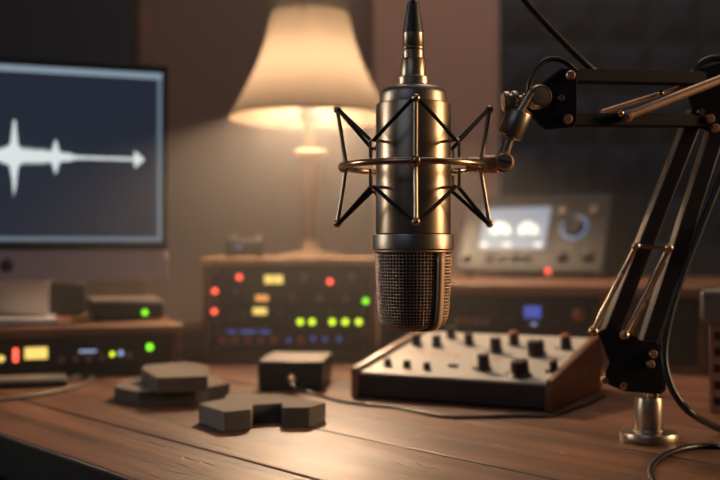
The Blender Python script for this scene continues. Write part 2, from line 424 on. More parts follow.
copies(k, UB, [rp(UB,*p) for p in ((245,316), (280,313), (232,317), (363,311.5), (330,311.5))])
for px_, w in ((232,.010), (248,.022), (265,.014)): window(UC, M['led_blue'], rp(UC,px_,331.5), w, .005, 'small blue lit legend')
for px_, py_ in ((289,340), (313,338.5), (325,339), (339,339)): led(UC, M['led_blue'], rp(UC,px_,py_), .0034, 'blue lamp')
bt = MB().box((-.004, -.004, -.005), (.004, 0, .005)).build('button', M['btn_red'], UC, bevel=.0012); bt['label'] = 'dim red button'
copies(bt, UC, [rp(UC,p,340) for p in (223, 235, 248, 261, 274, 301)])

# small meter box on the left rack
sb = thing('headphone_amplifier', 'small black box with blue lamp and two top knobs, beside the table lamp', 'amplifier', (rx(245)*1.06, RY+.06, ZT))
bw = .029
MB().box((-bw, 0, .002), (bw, .05, .027)).build('case', M['plastic'], sb, bevel=.004)
k = MB().lathe([(.005,0), (.005,.006), (.004,.0075), (.0002,.008)], seg=20).build('knob', M['nickel'], sb)
copies(k, sb, [(-.018, .02, .027), (.020, .02, .027)])
led(sb, M['led_blue'], (-.006, 0, .017), .0036, 'blue lamp')
f = MB().lathe([(.004,0),(.004,.003)], seg=12).build('foot', M['rubber'], sb)
copies(f, sb, [(-.022,.008,0), (.022,.008,0), (-.022,.042,0), (.022,.042,0)])

# ------------------------------------------------------------------ lamp
LY = 1.52; LX = (310-360)/1000*LY
def lz(py): return H + (250-py)/1000*LY - ZT
lamp = thing('table_lamp', 'lit table lamp with a cream bell shade and turned wooden stem on the walnut rack', 'lamp', (LX, LY, ZT))
sp_ = [(.0585, lz(13)), (.0625, lz(24)), (.069, lz(43)), (.080, lz(64)), (.094, lz(84)), (.110, lz(104)), (.124, lz(118))]
prof = []
for i in range(len(sp_)-1):
    for j in range(4):
        t = j/4; prof.append((sp_[i][0]*(1-t)+sp_[i+1][0]*t, sp_[i][1]*(1-t)+sp_[i+1][1]*t))
prof.append(sp_[-1])
sh = MB().lathe(prof, seg=72, cap=False).build('lamp_shade', M['shade'], lamp)
for r, z in (prof[0], prof[-1]): MB().tube([(r*math.cos(TAU*i/48), r*math.sin(TAU*i/48), z) for i in range(48)], .0013, 8, True, 0).build('shade_trim', M['shade'], sh)
fr = MB()
for i in range(3): fr.cyl((0, 0, lz(22)), (.061*math.cos(TAU*i/3+.4), .061*math.sin(TAU*i/3+.4), lz(22)), .0012, seg=8)
fr.lathe([(.006, lz(22)-.002), (.006, lz(22)+.002)], seg=16)
fr.build('shade_spider', M['lamp_metal'], sh)
bz = lz(85)
MB().lathe([(.0002, bz+.030), (.012, bz+.027), (.022, bz+.016), (.026, bz), (.022, bz-.014), (.014, bz-.03), (.012, bz-.042), (.0002, bz-.042)][::-1], seg=24).build('bulb', M['bulb'], lamp)
MB().lathe([(.0002, lz(121)), (.011, lz(121)), (.017, lz(116)), (.018, lz(104)), (.015, lz(94)), (.013, bz-.043), (.0002, bz-.0425)], seg=28).build('socket', M['socket'], lamp)
MB().lathe([(.0002, lz(151)), (.009, lz(150)), (.0085, lz(140)), (.008, lz(128)), (.0095, lz(122)), (.0002, lz(121.2))], seg=28).build('neck', M['lamp_metal'], lamp)
MB().lathe([(.0002, lz(158)), (.021, lz(157.5)), (.0255, lz(155)), (.0255, lz(152)), (.020, lz(150)), (.0002, lz(150))], seg=36).build('collar', M['lamp_metal'], lamp)
MB().lathe([(.0002, lz(240)), (.010, lz(239)), (.010, lz(228)), (.0125, lz(210)), (.016, lz(185)), (.019, lz(165)), (.0195, lz(160)), (.018, lz(158)), (.0002, lz(158))], seg=36).build('stem', M['lampwood'], lamp)
MB().lathe([(.0002, 0), (.047, 0), (.049, .002), (.048, .005), (.030, .0085), (.021, .011), (.017, .0145), (.013, lz(240.2)), (.0002, lz(240.2))], seg=48).build('base', M['lamp_metal'], lamp)

# ------------------------------------------------------------------ right cabinet (turned) with console on top
A = R(-27.5)
cb = thing('equipment_cabinet', 'low walnut topped equipment cabinet carrying the screen console, behind the mixer', 'cabinet', (.028, 1.493, 0), A)
CW, CD, CZ = .468, .58, .1125
MB().box((-.002, -.006, CZ-.016), (CW+.002, CD, CZ)).build('top_panel', M['walnut'], cb, bevel=.003)
for xx in (0, CW-.012): MB().box((xx, 0, 0), (xx+.012, CD-.004, CZ-.0162)).build('side_panel', M['walnut_z'], cb, bevel=.002)
MB().box((.330, .004, .010), (.340, CD-.02, CZ-.0162)).build('divider', M['walnut_z'], cb, bevel=.001)
MB().box((.012, .002, 0), (CW-.012, CD-.006, .010)).build('base_panel', M['walnut'], cb, bevel=.001)
MB().box((.012, CD-.012, .010), (CW-.012, CD-.004, CZ-.0162)).build('back_panel', M['desk_dark'], cb)
dr = MB().box((.3415, .002, .011), (CW-.0135, .014, CZ-.0175)).build('door', M['desk_dark'], cb, bevel=.0015)
MB().cyl((.352, -.004, .05), (.352, -.004, .075), .0022).build('handle', M['plastic'], dr)
un = thing('signal_processor', 'black rack unit with a blue display in the cabinet behind the mixer', 'rack unit', wm(cb) @ Vector((.013, .006, .0105)), A)
uw, uh = .316, .084
MB().box((0, 0, 0), (uw, .005, uh)).build('faceplate', M['panel'], un, bevel=.001)
MB().box((.006, .0051, .003), (uw-.006, .25, uh-.003)).build('chassis', M['black_metal'], un)
def up(px, py): return on_face(un, px, py, (0, 0, 0), (0, 1, 0)) + Vector((0, -.0001, 0))
window(un, M['lcd_blue'], up(532.5, 312), .024, .0165, 'blue lit display', 'display')
window(un, M['led_white'], up(534, 324), .008, .003, 'pale blue lit legend')
k = knob_mesh(un, .0048, .009, M['knob_pink'], M['cream'])
copies(k, un, [up(p, 321) for p in (460, 468, 477, 486)])
k = knob_mesh(un, .0045, .009, M['plastic'], M['cream'])
copies(k, un, [up(*p) for p in ((498, 313), (510, 320), (450, 307), (559, 322), (470, 306))])
k = knob_mesh(un, .0085, .010, M['knob_orange'], M['cream']); k.location = up(579, 314); k['label'] = 'dull red knob'
k = knob_mesh(un, .0065, .010, M['plastic'], M['nickel']); k.location = up(596, 311)

# console
co = thing('recorder_console', 'brown-grey desktop console with a lit twin-meter screen and large dial', 'recorder', wm(cb) @ Vector((.0, .30, CZ)), A)
dw, dh, ds, ft = .262, .136, .070, .007
def face_frame(): return Vector((0, 0, ft)), Vector((0, -dh, ds)).normalized()
prof = [(0, ft), (0, ft+.012), (ds, ft+dh), (.20, ft+dh-.004), (.262, ft+dh-.04), (.262, ft)]
b = MB()
Mx = Matrix(((0,0,1,0),(1,0,0,0),(0,1,0,0),(0,0,0,1)))     # prism z -> local x
b.prism(prof, 0, dw, Mx).build('case', M['console'], co, bevel=.004, seg=3)
f = MB().lathe([(.008,0),(.008,ft)], seg=16).build('foot', M['rubber'], co)
copies(f, co, [(.02,.02,0), (dw-.02,.02,0), (.02,.24,0), (dw-.02,.24,0)])
tilt = -math.atan2(ds, dh-.012)
fp0 = Vector((0, 0, ft+.012)); fn = Vector((0, -(dh-.012), ds)).normalized()
def cp(px, py, off=0): return on_face(co, px, py, fp0, fn) + fn*off
def quad_on(pts, name, m, off, parent=co, **kw):
    return MB().poly([cp(px, py, off) for px, py in pts]).build(name, m, parent, smooth=False, **kw)
TL, TR_, BL, BR = (486.5,209), (552,206.5), (477,249.5), (544.5,249.5)
bz_ = MB()
ins = [cp(*p, .0012) for p in (TL, TR_, BR, BL)]
cen = sum(ins, Vector())/4
ou = [cen + (p-cen)*1.09 for p in ins]
lo = [p - fn*.002 for p in ou]
va = [[b_ for b_ in map(bz_.bm.verts.new, r)] for r in (ins, ou, lo)]
for i in range(4):
    j = (i+1) % 4
    bz_.bm.faces.new((va[0][i], va[0][j], va[1][j], va[1][i])); bz_.bm.faces.new((va[1][i], va[1][j], va[2][j], va[2][i]))
bezel = bz_.build('screen_bezel', M['plastic'], co, smooth=False)
scr = quad_on((TL, TR_, BR, BL), 'screen', M['vu_screen'], .0011, label='lit pale blue screen with two meter dials')
def fan(cx, cy, w, h):
    pts = []
    for i in range(17):
        a = math.pi * (0.06 + .88*i/16); pts.append((cx + w*math.cos(a), cy - h*math.sin(a)))
    pts += [(cx - w*.93, cy+h*.18), (cx-w*.3, cy+h*.22), (cx, cy+h*.02), (cx+w*.3, cy+h*.22), (cx + w*.93, cy+h*.18)]
    return pts
for cx in (500.5, 528.5):
    d_ = quad_on(fan(cx, 232.5, 10.5, 10.5), 'meter_dial', M['vu_white'], .0014, scr, label='white meter dial')
    a_ = cp(cx, 234, .0017); c_ = cp(cx+5, 222, .0017)
    MB().bar(a_, c_, .0012, .0003, fn).build('needle', M['plastic'], scr)
quad_on(((489,236.5), (541,236), (540.7,237.5), (488.7,238)), 'legend', M['vu_teal'], .0015, scr)
for px_ in (484, 507, 538): quad_on(((px_-4,243.5), (px_+4,243.5), (px_+4,246.5), (px_-4,246.5)), 'legend', M['vu_white'], .0014, scr)
rotk = (tilt, 0, 0)
dl = MB().lathe([(.0175,0), (.0175,.010), (.0155,.013), (.006,.013), (.004,.0115), (.0002,.0112)], seg=40, M=Matrix.Rotation(R(90),4,'X')).build('dial', M['plastic'], co)
dl.location = cp(574.5, 228, .0012); dl.rotation_euler = rotk
rg = MB().tube([(.0215*math.cos(TAU*i/40), -.001, .0215*math.sin(TAU*i/40)) for i in range(40)], .0021, 10, True, 0).build('dial_ring', M['ring_blue'], co, label='glowing blue ring around the dial')
rg.location = cp(574.5, 228, .001); rg.rotation_euler = rotk
k = knob_mesh(co, .0062, .008, M['nickel'], M['plastic'])
copies(k, co, [cp(563, 210.7, .0002), cp(595, 210, .0002)], rotk)
k = knob_mesh(co, .0068, .010, M['plastic'], M['cream'])
copies(k, co, [cp(p, 258.5, .0002) for p in (467, 488.5, 501.5, 514, 526)], rotk)
k = knob_mesh(co, .0088, .012, M['plastic'], M['cream'])
copies(k, co, [cp(561, 258, .0002), cp(586, 257.5, .0002)], rotk)
led(co, M['led_red'], on_face(co, 548, 271, (0,0,ft), (0,1,0)) + Vector((0,-.0004,0)), .0045, 'red lamp')

# ------------------------------------------------------------------ computer screen on riser
MA = R(19.5)
rs = thing('monitor_riser', 'walnut riser shelf with open front under the computer screen', 'riser', (-.2327, 1.305, 0), MA)
RW, RD, RZ = .50, .33, .0635
MB().box((-RW, -.004, RZ-.012), (.002, RD, RZ)).build('top_board', M['walnut'], rs, bevel=.003)
for xx in (-RW, -.013): MB().box((xx, 0, 0), (xx+.013, RD-.005, RZ-.0122)).build('side_panel', M['walnut_z'], rs, bevel=.002)
MB().box((-RW+.013, RD-.015, 0), (-.013, RD-.005, RZ-.0122)).build('back_panel', M['desk_dark'], rs)
ru = thing('power_conditioner', 'black rack unit with yellow window and red and green lamps, under the riser shelf', 'rack unit', wm(rs) @ Vector((-.4865, .006, .0)), MA)
uw = .472
MB().box((0, 0, .003), (uw, .005, .0495)).build('faceplate', M['panel'], ru, bevel=.001)
MB().box((.005, .0051, .004), (uw-.005, .24, .048)).build('chassis', M['black_metal'], ru)
f = MB().lathe([(.007,0),(.007,.0039)], seg=14).build('foot', M['rubber'], ru)
copies(f, ru, [(.03,.03,0), (uw-.03,.03,0), (.03,.2,0), (uw-.03,.2,0)])
def qp(px, py): return on_face(ru, px, py, (0,0,0), (0,1,0)) + Vector((0,-.0001,0))
window(ru, M['led_yellow'], qp(36.5,353), .027, .0145, 'yellow lit window')
window(ru, M['led_red'], qp(16,355), .006, .0165, 'tall red lit window')
led(ru, M['led_yellow'], qp(1.5,358.5), .0042, 'yellow lamp')
led(ru, M['led_green'], qp(150,347), .0044, 'green lamp')
led(ru, M['led_lime'], qp(112.5,354), .003, 'lime lamp')
led(ru, M['led_white'], qp(121,353), .0036, 'pale blue lamp')
window(ru, M['led_white'], qp(88,351), .022, .003, 'pale blue lit legend')
k = knob_mesh(ru, .0046, .009, M['knob_pink'], M['cream'])
copies(k, ru, [qp(*p) for p in ((62,359.5), (75.5,359), (89,358.5), (102,357.5), (129,355))])

mo = thing('desktop_computer', 'all-in-one computer with a silver chin showing a white audio waveform', 'computer', (-.4865, 1.362, RZ), MA)
MZ = -RZ; mx = -.0; yf = -.062     # front glass plane, local y
W2 = .2135
def zz(z): return z - RZ
b = MB().box((-W2, yf+.002, zz(.119)), (W2, yf+.012, zz(.4135)))
b.build('housing', M['silver'], mo, bevel=.004, seg=3)
MB().prism([(-W2+.02, yf+.0121), (W2-.02, yf+.0121), (W2*.5, yf+.032), (-W2*.5, yf+.032)], zz(.14), zz(.40)).build('back_bulge', M['silver'], mo, bevel=.008)
MB().box((-W2, yf, zz(.1595)), (W2, yf+.0019, zz(.4135))).build('front_glass', M['plastic'], mo, bevel=.0006)
MB().box((-W2, yf-.0002, zz(.119)), (W2, yf+.0019, zz(.1592))).build('chin', M['silver'], mo, bevel=.0008)
lg = MB().lathe([(.0085, 0), (.0085,.0004), (.0002,.0005)], seg=28, M=Matrix.Rotation(R(90),4,'X'))
lg.prism([(.0,.0092), (.0035,.0122), (.0045,.0098), (.002,.0086)], 0, .0004, Matrix.Rotation(R(90),4,'X'))
lg = lg.build('emblem', M['plastic'], mo); lg.location = (.0045, yf-.0003, zz(.139)); lg['label'] = 'round black emblem on the chin'
SX, SZ0, SZ1 = .2055, .1715, .4025
def flat(x0, z0, x1, z1, off, name, m, par, **kw):
    y = yf - off
    return MB().poly([(x0,y,zz(z0)), (x1,y,zz(z0)), (x1,y,zz(z1)), (x0,y,zz(z1))]).build(name, m, par, smooth=False, **kw)
scn = flat(-SX, SZ0, SX, SZ1, .0003, 'screen', M['screen_off'], mo, label='dark navy lit screen')
flat(-SX, SZ1-.0085, SX, SZ1, .0006, 'title_bar', M['screen_line'], scn, label='pale blue title bar')
flat(SX-.0062, SZ0, SX, SZ1-.0086, .0006, 'window_border', M['screen_edge'], scn)
flat(-SX, SZ0, -SX+.0062, SZ1-.0086, .0006, 'window_border', M['screen_edge'], scn)
flat(-SX+.0063, SZ0, SX-.0063, SZ0+.0062, .0006, 'window_border', M['screen_edge'], scn)
wv = MB(); zc = .2835; n = 420; top = []; bot = []
rnd = random.Random(3)
for i in range(n+1):
    x = -.19 + .372*i/n
    pk = lambda c, w, a: a*math.exp(-((x-c)/w)**2)
    amp = .0017 + pk(.014,.0035,.040) + pk(.008,.018,.0065) + pk(.066,.0035,.016) + pk(.045,.03,.0045)*(1+.6*math.sin(i*2.1)) + pk(-.05,.02,.02)*(1+.5*math.sin(i*1.7)) + pk(-.09,.01,.032) + pk(-.13,.02,.014) + .0035*rnd.random()*(x < .09) + .0008*rnd.random()
    if x > .168: amp = .0125*max(0, (.182-x)/.014)
    top.append((x, zc+amp*(.9+.2*rnd.random()))); bot.append((x, zc-amp*(.9+.2*rnd.random())))
for i in range(n):
    wv.poly([(bot[i][0], yf-.0007, zz(bot[i][1])), (bot[i+1][0], yf-.0007, zz(bot[i+1][1])), (top[i+1][0], yf-.0007, zz(top[i+1][1])), (top[i][0], yf-.0007, zz(top[i][1]))])
wv.build('waveform', M['wave'], scn, smooth=False, label='white audio waveform ending in an arrowhead')
b = MB().prism([(yf+.030, zz(.20)), (yf+.036, zz(.20)), (yf+.075, .004), (yf+.066, .004)], -.06, .06, Mx)
b.build('stand_neck', M['silver'], mo, bevel=.002)
MB().box((-.07, yf-.022, 0), (.07, yf+.12, .0045)).build('stand_foot', M['silver'], mo, bevel=.002)
hd = thing('external_drive', 'black upright drive box behind the computer stand on the riser', 'drive', wm(rs) @ Vector((-.134, .201, RZ)), MA)
MB().box((-.028, 0, .002), (.028, .10, .050)).build('case', M['plastic'], hd, bevel=.003)
f = MB().box((-.006,.01,0), (.006,.09,.0021)).build('foot', M['rubber'], hd); copies(f, hd, [(-.018,0,0), (.018,0,0)])
sx_ = thing('audio_interface', 'small flat black box with a green lamp on the riser beside the drive', 'audio interface', wm(rs) @ Vector((-.062, .085, RZ)), MA)
MB().box((-.045, 0, .002), (.052, .10, .026)).build('case', M['plastic'], sx_, bevel=.003)
MB().box((-.043, .004, .0262), (.050, .098, .0285)).build('top_plate', M['grey'], sx_, bevel=.001)
f = MB().lathe([(.004,0),(.004,.0022)], seg=12).build('foot', M['rubber'], sx_)
copies(f, sx_, [(-.035,.01,0), (.042,.01,0), (-.035,.09,0), (.042,.09,0)])
led(sx_, M['led_green'], on_face(sx_, 145, 312.5, (0,0,0), (0,1,0)) + Vector((0,-.0002,0)), .0038, 'green lamp')

# tablet slab at the desk's left edge, with its cable
tb = thing('tablet_computer', 'thin dark tablet with pale rim lying flat on the desk in front of the riser', 'tablet', gp(12, 389), R(17))
MB().box((-.20, -.0, .0005), (.062, .055, .0085)).build('body', M['plastic'], tb, bevel=.003)
MB().box((-.197, .003, .0086), (.059, .052, .0098)).build('top_glass', M['grey'], tb, bevel=.0005)
tc_ = MB().tube([gp(58,381.5,.0045), gp(74,378,.004), gp(88,373.5,.004), gp(93,376.5,.0025), gp(86,383,.0023), gp(66,389,.0023), gp(38,394.5,.0023), gp(14,398,.0023), gp(-20,402,.0023), gp(-70,410,.0023)], .0021, 10).build('data_cable', M['cable_grey'])
tag(tc_, 'grey cable curling from the tablet across the desk\'s edge', 'cable')
# wooden block between riser and rack
wb = thing('wooden_drawer_box', 'small wooden drawer box tucked between the riser and the walnut rack', 'box', (-.256, 1.475, 0))
MB().box((-.0255, .002, 0), (.0255, .14, .046)).build('case', M['walnut'], wb, bevel=.002)
for z in (.003, .0245): 
    d_ = MB().box((-.0235, -.004, z), (.0235, .0019, z+.019)).build('drawer', M['walnut'], wb, bevel=.0015)
    MB().ball((0, -.007, z+.0095), .0032, 12).build('knob', M['brass'], d_)

# ------------------------------------------------------------------ foam pieces
def foam(px, z0, z1, label):
    poly = [tuple(gp(a, c, z1))[:2] for a, c in px]
    o = MB().prism(poly, z0, z1).build('foam_offcut', M['foam'], bevel=.0009, smooth=False)
    return tag(o, label, 'foam', 'charcoal foam offcuts on the desk')
foam([(198.5,403.3), (225,411.6), (251,409), (252.8,404.5), (282,402.7), (283,407.3), (309.4,407), (326,401.8), (300.5,397), (281,393.8), (227,394), (224,398.5)],
     0, .0178, 'notched charcoal foam piece lying alone on the desk in front of the box')
foam([(114.6,386.5), (139,391.5), (196,389.5), (209,386.5), (230,383.2), (216,375.5), (180,371), (150,374), (120,382)], 0, .0148,
     'charcoal foam piece lying underneath the other in the two-piece stack')
foam([(141.8,367.5), (158.3,377.6), (208,375.7), (204,368.5), (209,364.6), (182,361.7), (144.7,364.6)], .0150, .0305,
     'charcoal foam piece lying on top of another in the stack before the riser')

# ------------------------------------------------------------------ direct box with cable
db = thing('direct_box', 'plain black box with a cable plugged in its front, between mixer and rack', 'box', (-.0793, 1.139, 0), R(-4))
MB().box((-.0373, 0, .0015), (.0373, .105, .0315)).build('case', M['soft_black'], db, bevel=.002)
MB().box((-.0368, .0005, .0316), (.0368, .1045, .0335)).build('lid', M['grey'], db, bevel=.0008)
f = MB().lathe([(.005,0),(.005,.0016)], seg=12).build('foot', M['rubber'], db)
copies(f, db, [(-.029,.01,0), (.029,.01,0), (-.029,.095,0), (.029,.095,0)])
pc = thing('patch_cable', 'thin black cable running from the box along the mixer\'s front', 'cable', gp(340, 401))
p_ = wm(db) @ Vector((.001, 0, .0148))
MB().turned(p_ + Vector((0,-.0005,0)), p_ + Vector((.002,-.022,-.002)), [(.0055,0), (.0055,.35), (.0045,.4), (.0038,1)], 18).build('plug', M['nickel'], pc, True)
MB().tube([p_ + Vector((.002,-.020,-.0015)), p_ + Vector((.006,-.036,-.007)), gp(314,394,.0018), gp(340,400.5,.0018), gp(368,404.5,.0018), gp(398,407.5,.0018), gp(425,413,.0018), gp(447,416.5,.0018), gp(480,416.5,.0018), gp(520,415.5,.0018), gp(549,415.5,.0018), gp(572,409,.0018), gp(590,402.5,.0018), gp(603,396,.0018)], .0017, 10).build('cord', M['cable'], pc, True)

# ------------------------------------------------------------------ mixer
mi = thing('audio_mixer', 'sloped desktop mixer with cream fascia, wooden cheeks and black knobs', 'mixer', (-.0096, 1.089, 0), A)
mw, md, hf, hb = .2265, .19, .0295, .060
slope = math.atan2(hb-hf, md)
MB().prism([(.003,.002), (md-.002,.002), (md-.002,hb-.0045), (.003,hf-.0045)], .0092, mw-.0092, Mx).build('chassis', M['soft_black'], mi, bevel=.001)
MB().prism([(.002,hf-.0043), (md-.003,hb-.0043), (md-.003,hb-.0015), (.002,hf-.0015)], .0092, mw-.0092, Mx).build('fascia', M['cream_plate'], mi, bevel=.0006)
for x0 in (0, mw-.009):
    MB().prism([(-.002,.0), (md,.0), (md,hb+.003), (md-.006,hb+.0035), (0,hf+.003), (-.002,hf+.001)], x0, x0+.009, Mx).build('cheek', M['walnut_y'] if x0 else M['pale_wood'], mi, bevel=.0018, label='wooden side cheek')
mp0 = Vector((0, 0, hf-.0015)); mn = Vector((0, -math.sin(slope), math.cos(slope)))
def mp_(px, py, off=0): return on_face(mi, px, py, mp0, mn) + mn*off
krot = (slope - R(90), 0, 0)        # knob meshes face -Y; turn them to face up the panel
def knob_up(r, h, body, cap=None):
    o = MB().lathe([(r*1.18, 0), (r*1.18, h*.12), (r, h*.18), (r*.92, h*.97), (r*.85, h), (.0002, h)], seg=28).build('knob', body, mi)
    MB().box((-r*.08, r*.1, h*.985), (r*.08, r*.85, h*1.03)).build('pointer', M['cream'], o)
    if cap:
        MB().lathe([(r*.86, h), (r*.86, h*1.12), (r*.7, h*1.18), (.0002, h*1.18)], seg=24).build('cap', cap, o)
        o['label'] = 'black knob with an orange brown cap'
    o.rotation_euler = (slope, 0, 0)
    return o
copies(knob_up(.0040, .0075, M['knob']), mi, [mp_(*p) for p in ((388,365), (407,367), (427,369))], (slope,0,0))
copies(knob_up(.0056, .0135, M['knob']), mi, [mp_(*p) for p in ((417,345), (437,346.5), (451,338), (469,345))], (slope,0,0))
copies(knob_up(.0068, .0165, M['knob']), mi, [mp_(*p) for p in ((496,352), (484,369.5))], (slope,0,0))
copies(knob_up(.0098, .0165, M['knob']), mi, [mp_(*p) for p in ((536,355), (520,375.5))], (slope,0,0))
copies(knob_up(.0062, .014, M['knob'], M['knob_orange']), mi, [mp_(*p) for p in ((514,345), (566,349))], (slope,0,0))
copies(knob_up(.0045, .011, M['knob'], M['knob_orange']), mi, [mp_(*p) for p in ((553.5,372),)], (slope,0,0))
bt = MB().lathe([(.0024,0), (.0024,.0022), (.0016,.0032), (.0002,.0034)], seg=16).build('button', M['cream'], mi); bt['label'] = 'small cream dot painting a lamp glint beside a knob'  # cream dots added to paint lamp glints on the knob skirts
copies(bt, mi, [mp_(*p) for p in ((487,351), (474,369), (460,343.5), (506,344), (526,355), (507.5,374.5), (546.5,372), (557,348.5), (447,337.5))], (slope,0,0))
sc_ = MB().lathe([(.0022,0), (.0020,.001), (.0002,.0012)], seg=14).build('screw', M['nickel'], mi)
copies(sc_, mi, [mp_(*p) for p in ((581.5,353), (551.5,381.5), (594,342), (371,368.5), (424,333))], (slope,0,0))
sl = MB().box((-.0055,-.0022,0), (.0055,.0022,.0025)).build('switch', M['knob'], mi, bevel=.0008); sl.location = mp_(453,366.5); sl.rotation_euler = (slope,0,0)
og = MB().box((-.0042,-.0022,0), (.0042,.0022,.0003)).build('legend', M['orange_print'], mi, smooth=False); og['label'] = 'orange printed legend block'
copies(og, mi, [mp_(*p) for p in ((413,351.5), (423,352.3), (434,353.2), (447,354.5), (457,355.3))], (slope,0,0))
rg = MB().box((-.0045,-.0018,0), (.0045,.0018,.0003)).build('legend', M['red_print'], mi, smooth=False); rg['label'] = 'red printed legend block'
copies(rg, mi, [mp_(*p) for p in ((480,334.5), (496,359))], (slope,0,0))
f = MB().lathe([(.006,0),(.006,.0025)], seg=14).build('foot', M['rubber'], mi)
copies(f, mi, [(.03,.02,0), (mw-.03,.02,0), (.03,md-.02,0), (mw-.03,md-.02,0)])

# ------------------------------------------------------------------ things at the right edge
rk = thing('wooden_rack_stand', 'slim wooden rack stand with a holed rail, at the desk\'s right edge', 'rack', (.3425, .982, 0), A)
rl = MB()
rail_w, rail_h, nh = .016, .088, 5
zs = [.004 + i*(rail_h-.008)/nh for i in range(nh+1)]
rl.box((0,0,0), (.0045,.004,rail_h)); rl.box((.0115,0,0), (rail_w,.004,rail_h))
for i, z in enumerate(zs): rl.box((.0045,0,max(0,z-.004)), (.0115,.004,min(rail_h,z+.004)))
rl.build('rack_rail', M['copper'], rk, bevel=.0006)
MB().box((0,.0045,0), (.012,.16,rail_h)).build('side_panel', M['walnut_z'], rk, bevel=.0015)
MB().box((.15,.0,0), (.162,.16,rail_h)).build('side_panel', M['walnut_z'], rk, bevel=.0015)
MB().box((.0125,.1505,0.001), (.1495,.16,rail_h)).build('back_panel', M['desk_dark'], rk)
MB().box((.0125,.0055,.0), (.1495,.15,.01)).build('base_panel', M['walnut'], rk)
gb = thing('power_supply', 'grey metal box with rounded edges on the rack stand at the right edge', 'power supply', (.331, .975, rail_h), A)
MB().box((0,0,.001), (.175,.165,.0335)).build('case', M['grey'], gb, bevel=.005, seg=3)
f = MB().lathe([(.006,0),(.006,.0015)], seg=12).build('foot', M['rubber'], gb); copies(f, gb, [(.02,.02,0), (.155,.02,0), (.02,.14,0), (.155,.14,0)])
cl = [gp(735,452,.0024), gp(720,446,.0024), gp(700,445.5,.0024), gp(680,448.5,.0024), gp(663,455,.0024), gp(652,464,.0024), gp(650,474,.0024), gp(657,487,.0024), gp(680,497,.0024), gp(715,494,.0024), gp(740,484,.0024), gp(790,470,.0024)]
tag(MB().tube(cl, .0023, 12).build('coiled_cable', M['cable']), 'thick black cable looped on the desk in front of the boom arm foot', 'cable')

# ------------------------------------------------------------------ microphone
MX, MY = (413.3-360)/1000*.74, .74
def z74(py): return H + (250-py)/1000*.74
mc = thing('condenser_microphone', 'bronze studio condenser microphone hanging upside down in the wire shock mount', 'microphone', (MX, MY, z74(328)))
def ml(prof, name, m, seg=64, bevel=0, **kw): return MB().lathe(prof, (MX, MY, 0), seg).build(name, m, mc, True, bevel=bevel, **kw)
r = .0277
ml([(r*.98, z74(234)), (r, z74(233.5)), (r, z74(106)), (r*.985, z74(104.5)), (r*.95, z74(104))], 'body', M['mic'])
ml([(.0250, z74(103.9)), (.0250, z74(103)), (.0247, z74(95)), (.0238, z74(91.5)), (.0205, z74(88)), (.013, z74(86)), (.0115, z74(85.5))], 'shoulder', M['mic_dark'])
ml([(.0100, z74(85.4)), (.0118, z74(85)), (.0119, z74(78)), (.0112, z74(77))], 'socket_ring', M['nickel'])
ml([(.0095, z74(76.9)), (.0093, z74(60)), (.0085, z74(58.5))], 'socket_barrel', M['mic'])
ml([(.0290, z74(250)), (.0301, z74(248.8)), (.0301, z74(236)), (.0297, z74(234.6)), (.0275, z74(234.1))], 'collar', M['mic_dark'])
ml([(.0282, z74(252)), (.0286, z74(251.6)), (.0286, z74(250.4)), (.0282, z74(250.1))], 'trim_ring', M['copper'])
gpz = [(.0276, 252.1), (.0275, 262), (.0272, 275), (.0268, 290), (.0262, 303), (.0256, 312), (.0248, 318), (.0232, 323), (.0205, 326.3), (.015, 328), (.0075, 328.6)]
core = [(q[0]-.0009, z74(q[1]-.6)) for q in gpz]
ml(core, 'grille_core', M['grille_core'], 64)
# woven wire: resample the profile into even rows
dense = []
L_ = [(q[0], z74(q[1])) for q in gpz]
for (r0, z0), (r1, z1) in zip(L_, L_[1:]):
    nseg = max(1, int(round(math.hypot(r1-r0, z1-z0)/.0024)))
    for j in range(nseg): dense.append((r0+(r1-r0)*j/nseg, z0+(z1-z0)*j/nseg))
dense.append(L_[-1])
gr = MB().lathe(dense, (MX, MY, 0), 66, cap=False).build('grille', M['grille'], mc, True, label='woven bronze wire grille')
wf = gr.modifiers.new('wire', 'WIREFRAME'); wf.thickness = .00125; wf.use_even_offset = False
# frame band running down one side, under and up the other
ba = R(42); du = Vector((math.sin(ba), -math.cos(ba), 0)); dv = Vector((math.cos(ba), math.sin(ba), 0))
def band(w0, w1, grow, name, m):
    b = MB(); rows = []
    path = [(q[0]+grow, z74(q[1]) - grow*.6) for q in gpz] + [(-q[0]-grow, z74(q[1]) - grow*.6) for q in gpz[::-1]]
    for rr, z in path:
        k_ = []
        for w in (w0, (w0+w1)/2, w1):
            # stay on the round surface
            ra = abs(rr); s_ = math.copysign(1, rr)
            off = math.sqrt(max(1e-9, ra*ra - w*w)) if ra > abs(w) else 0
            c = Vector((MX, MY, z)) + du*(s_*off) + dv*w
            k_.append(b.bm.verts.new(c))
        rows.append(k_)
    fs = []
    for a_, c_ in zip(rows, rows[1:]):
        for i in range(2): fs.append(b.bm.faces.new((a_[i], a_[i+1], c_[i+1], c_[i])))
    bmesh.ops.recalc_face_normals(b.bm, faces=fs)
    o = b.build(name, m, mc, True)
    sd = o.modifiers.new('thick', 'SOLIDIFY'); sd.thickness = .0012; sd.offset = 1
    return o
band(-.0020, .0032, .0007, 'grille_band', M['tan'])
band(-.0058, -.0022, .0004, 'grille_gap', M['plastic'])

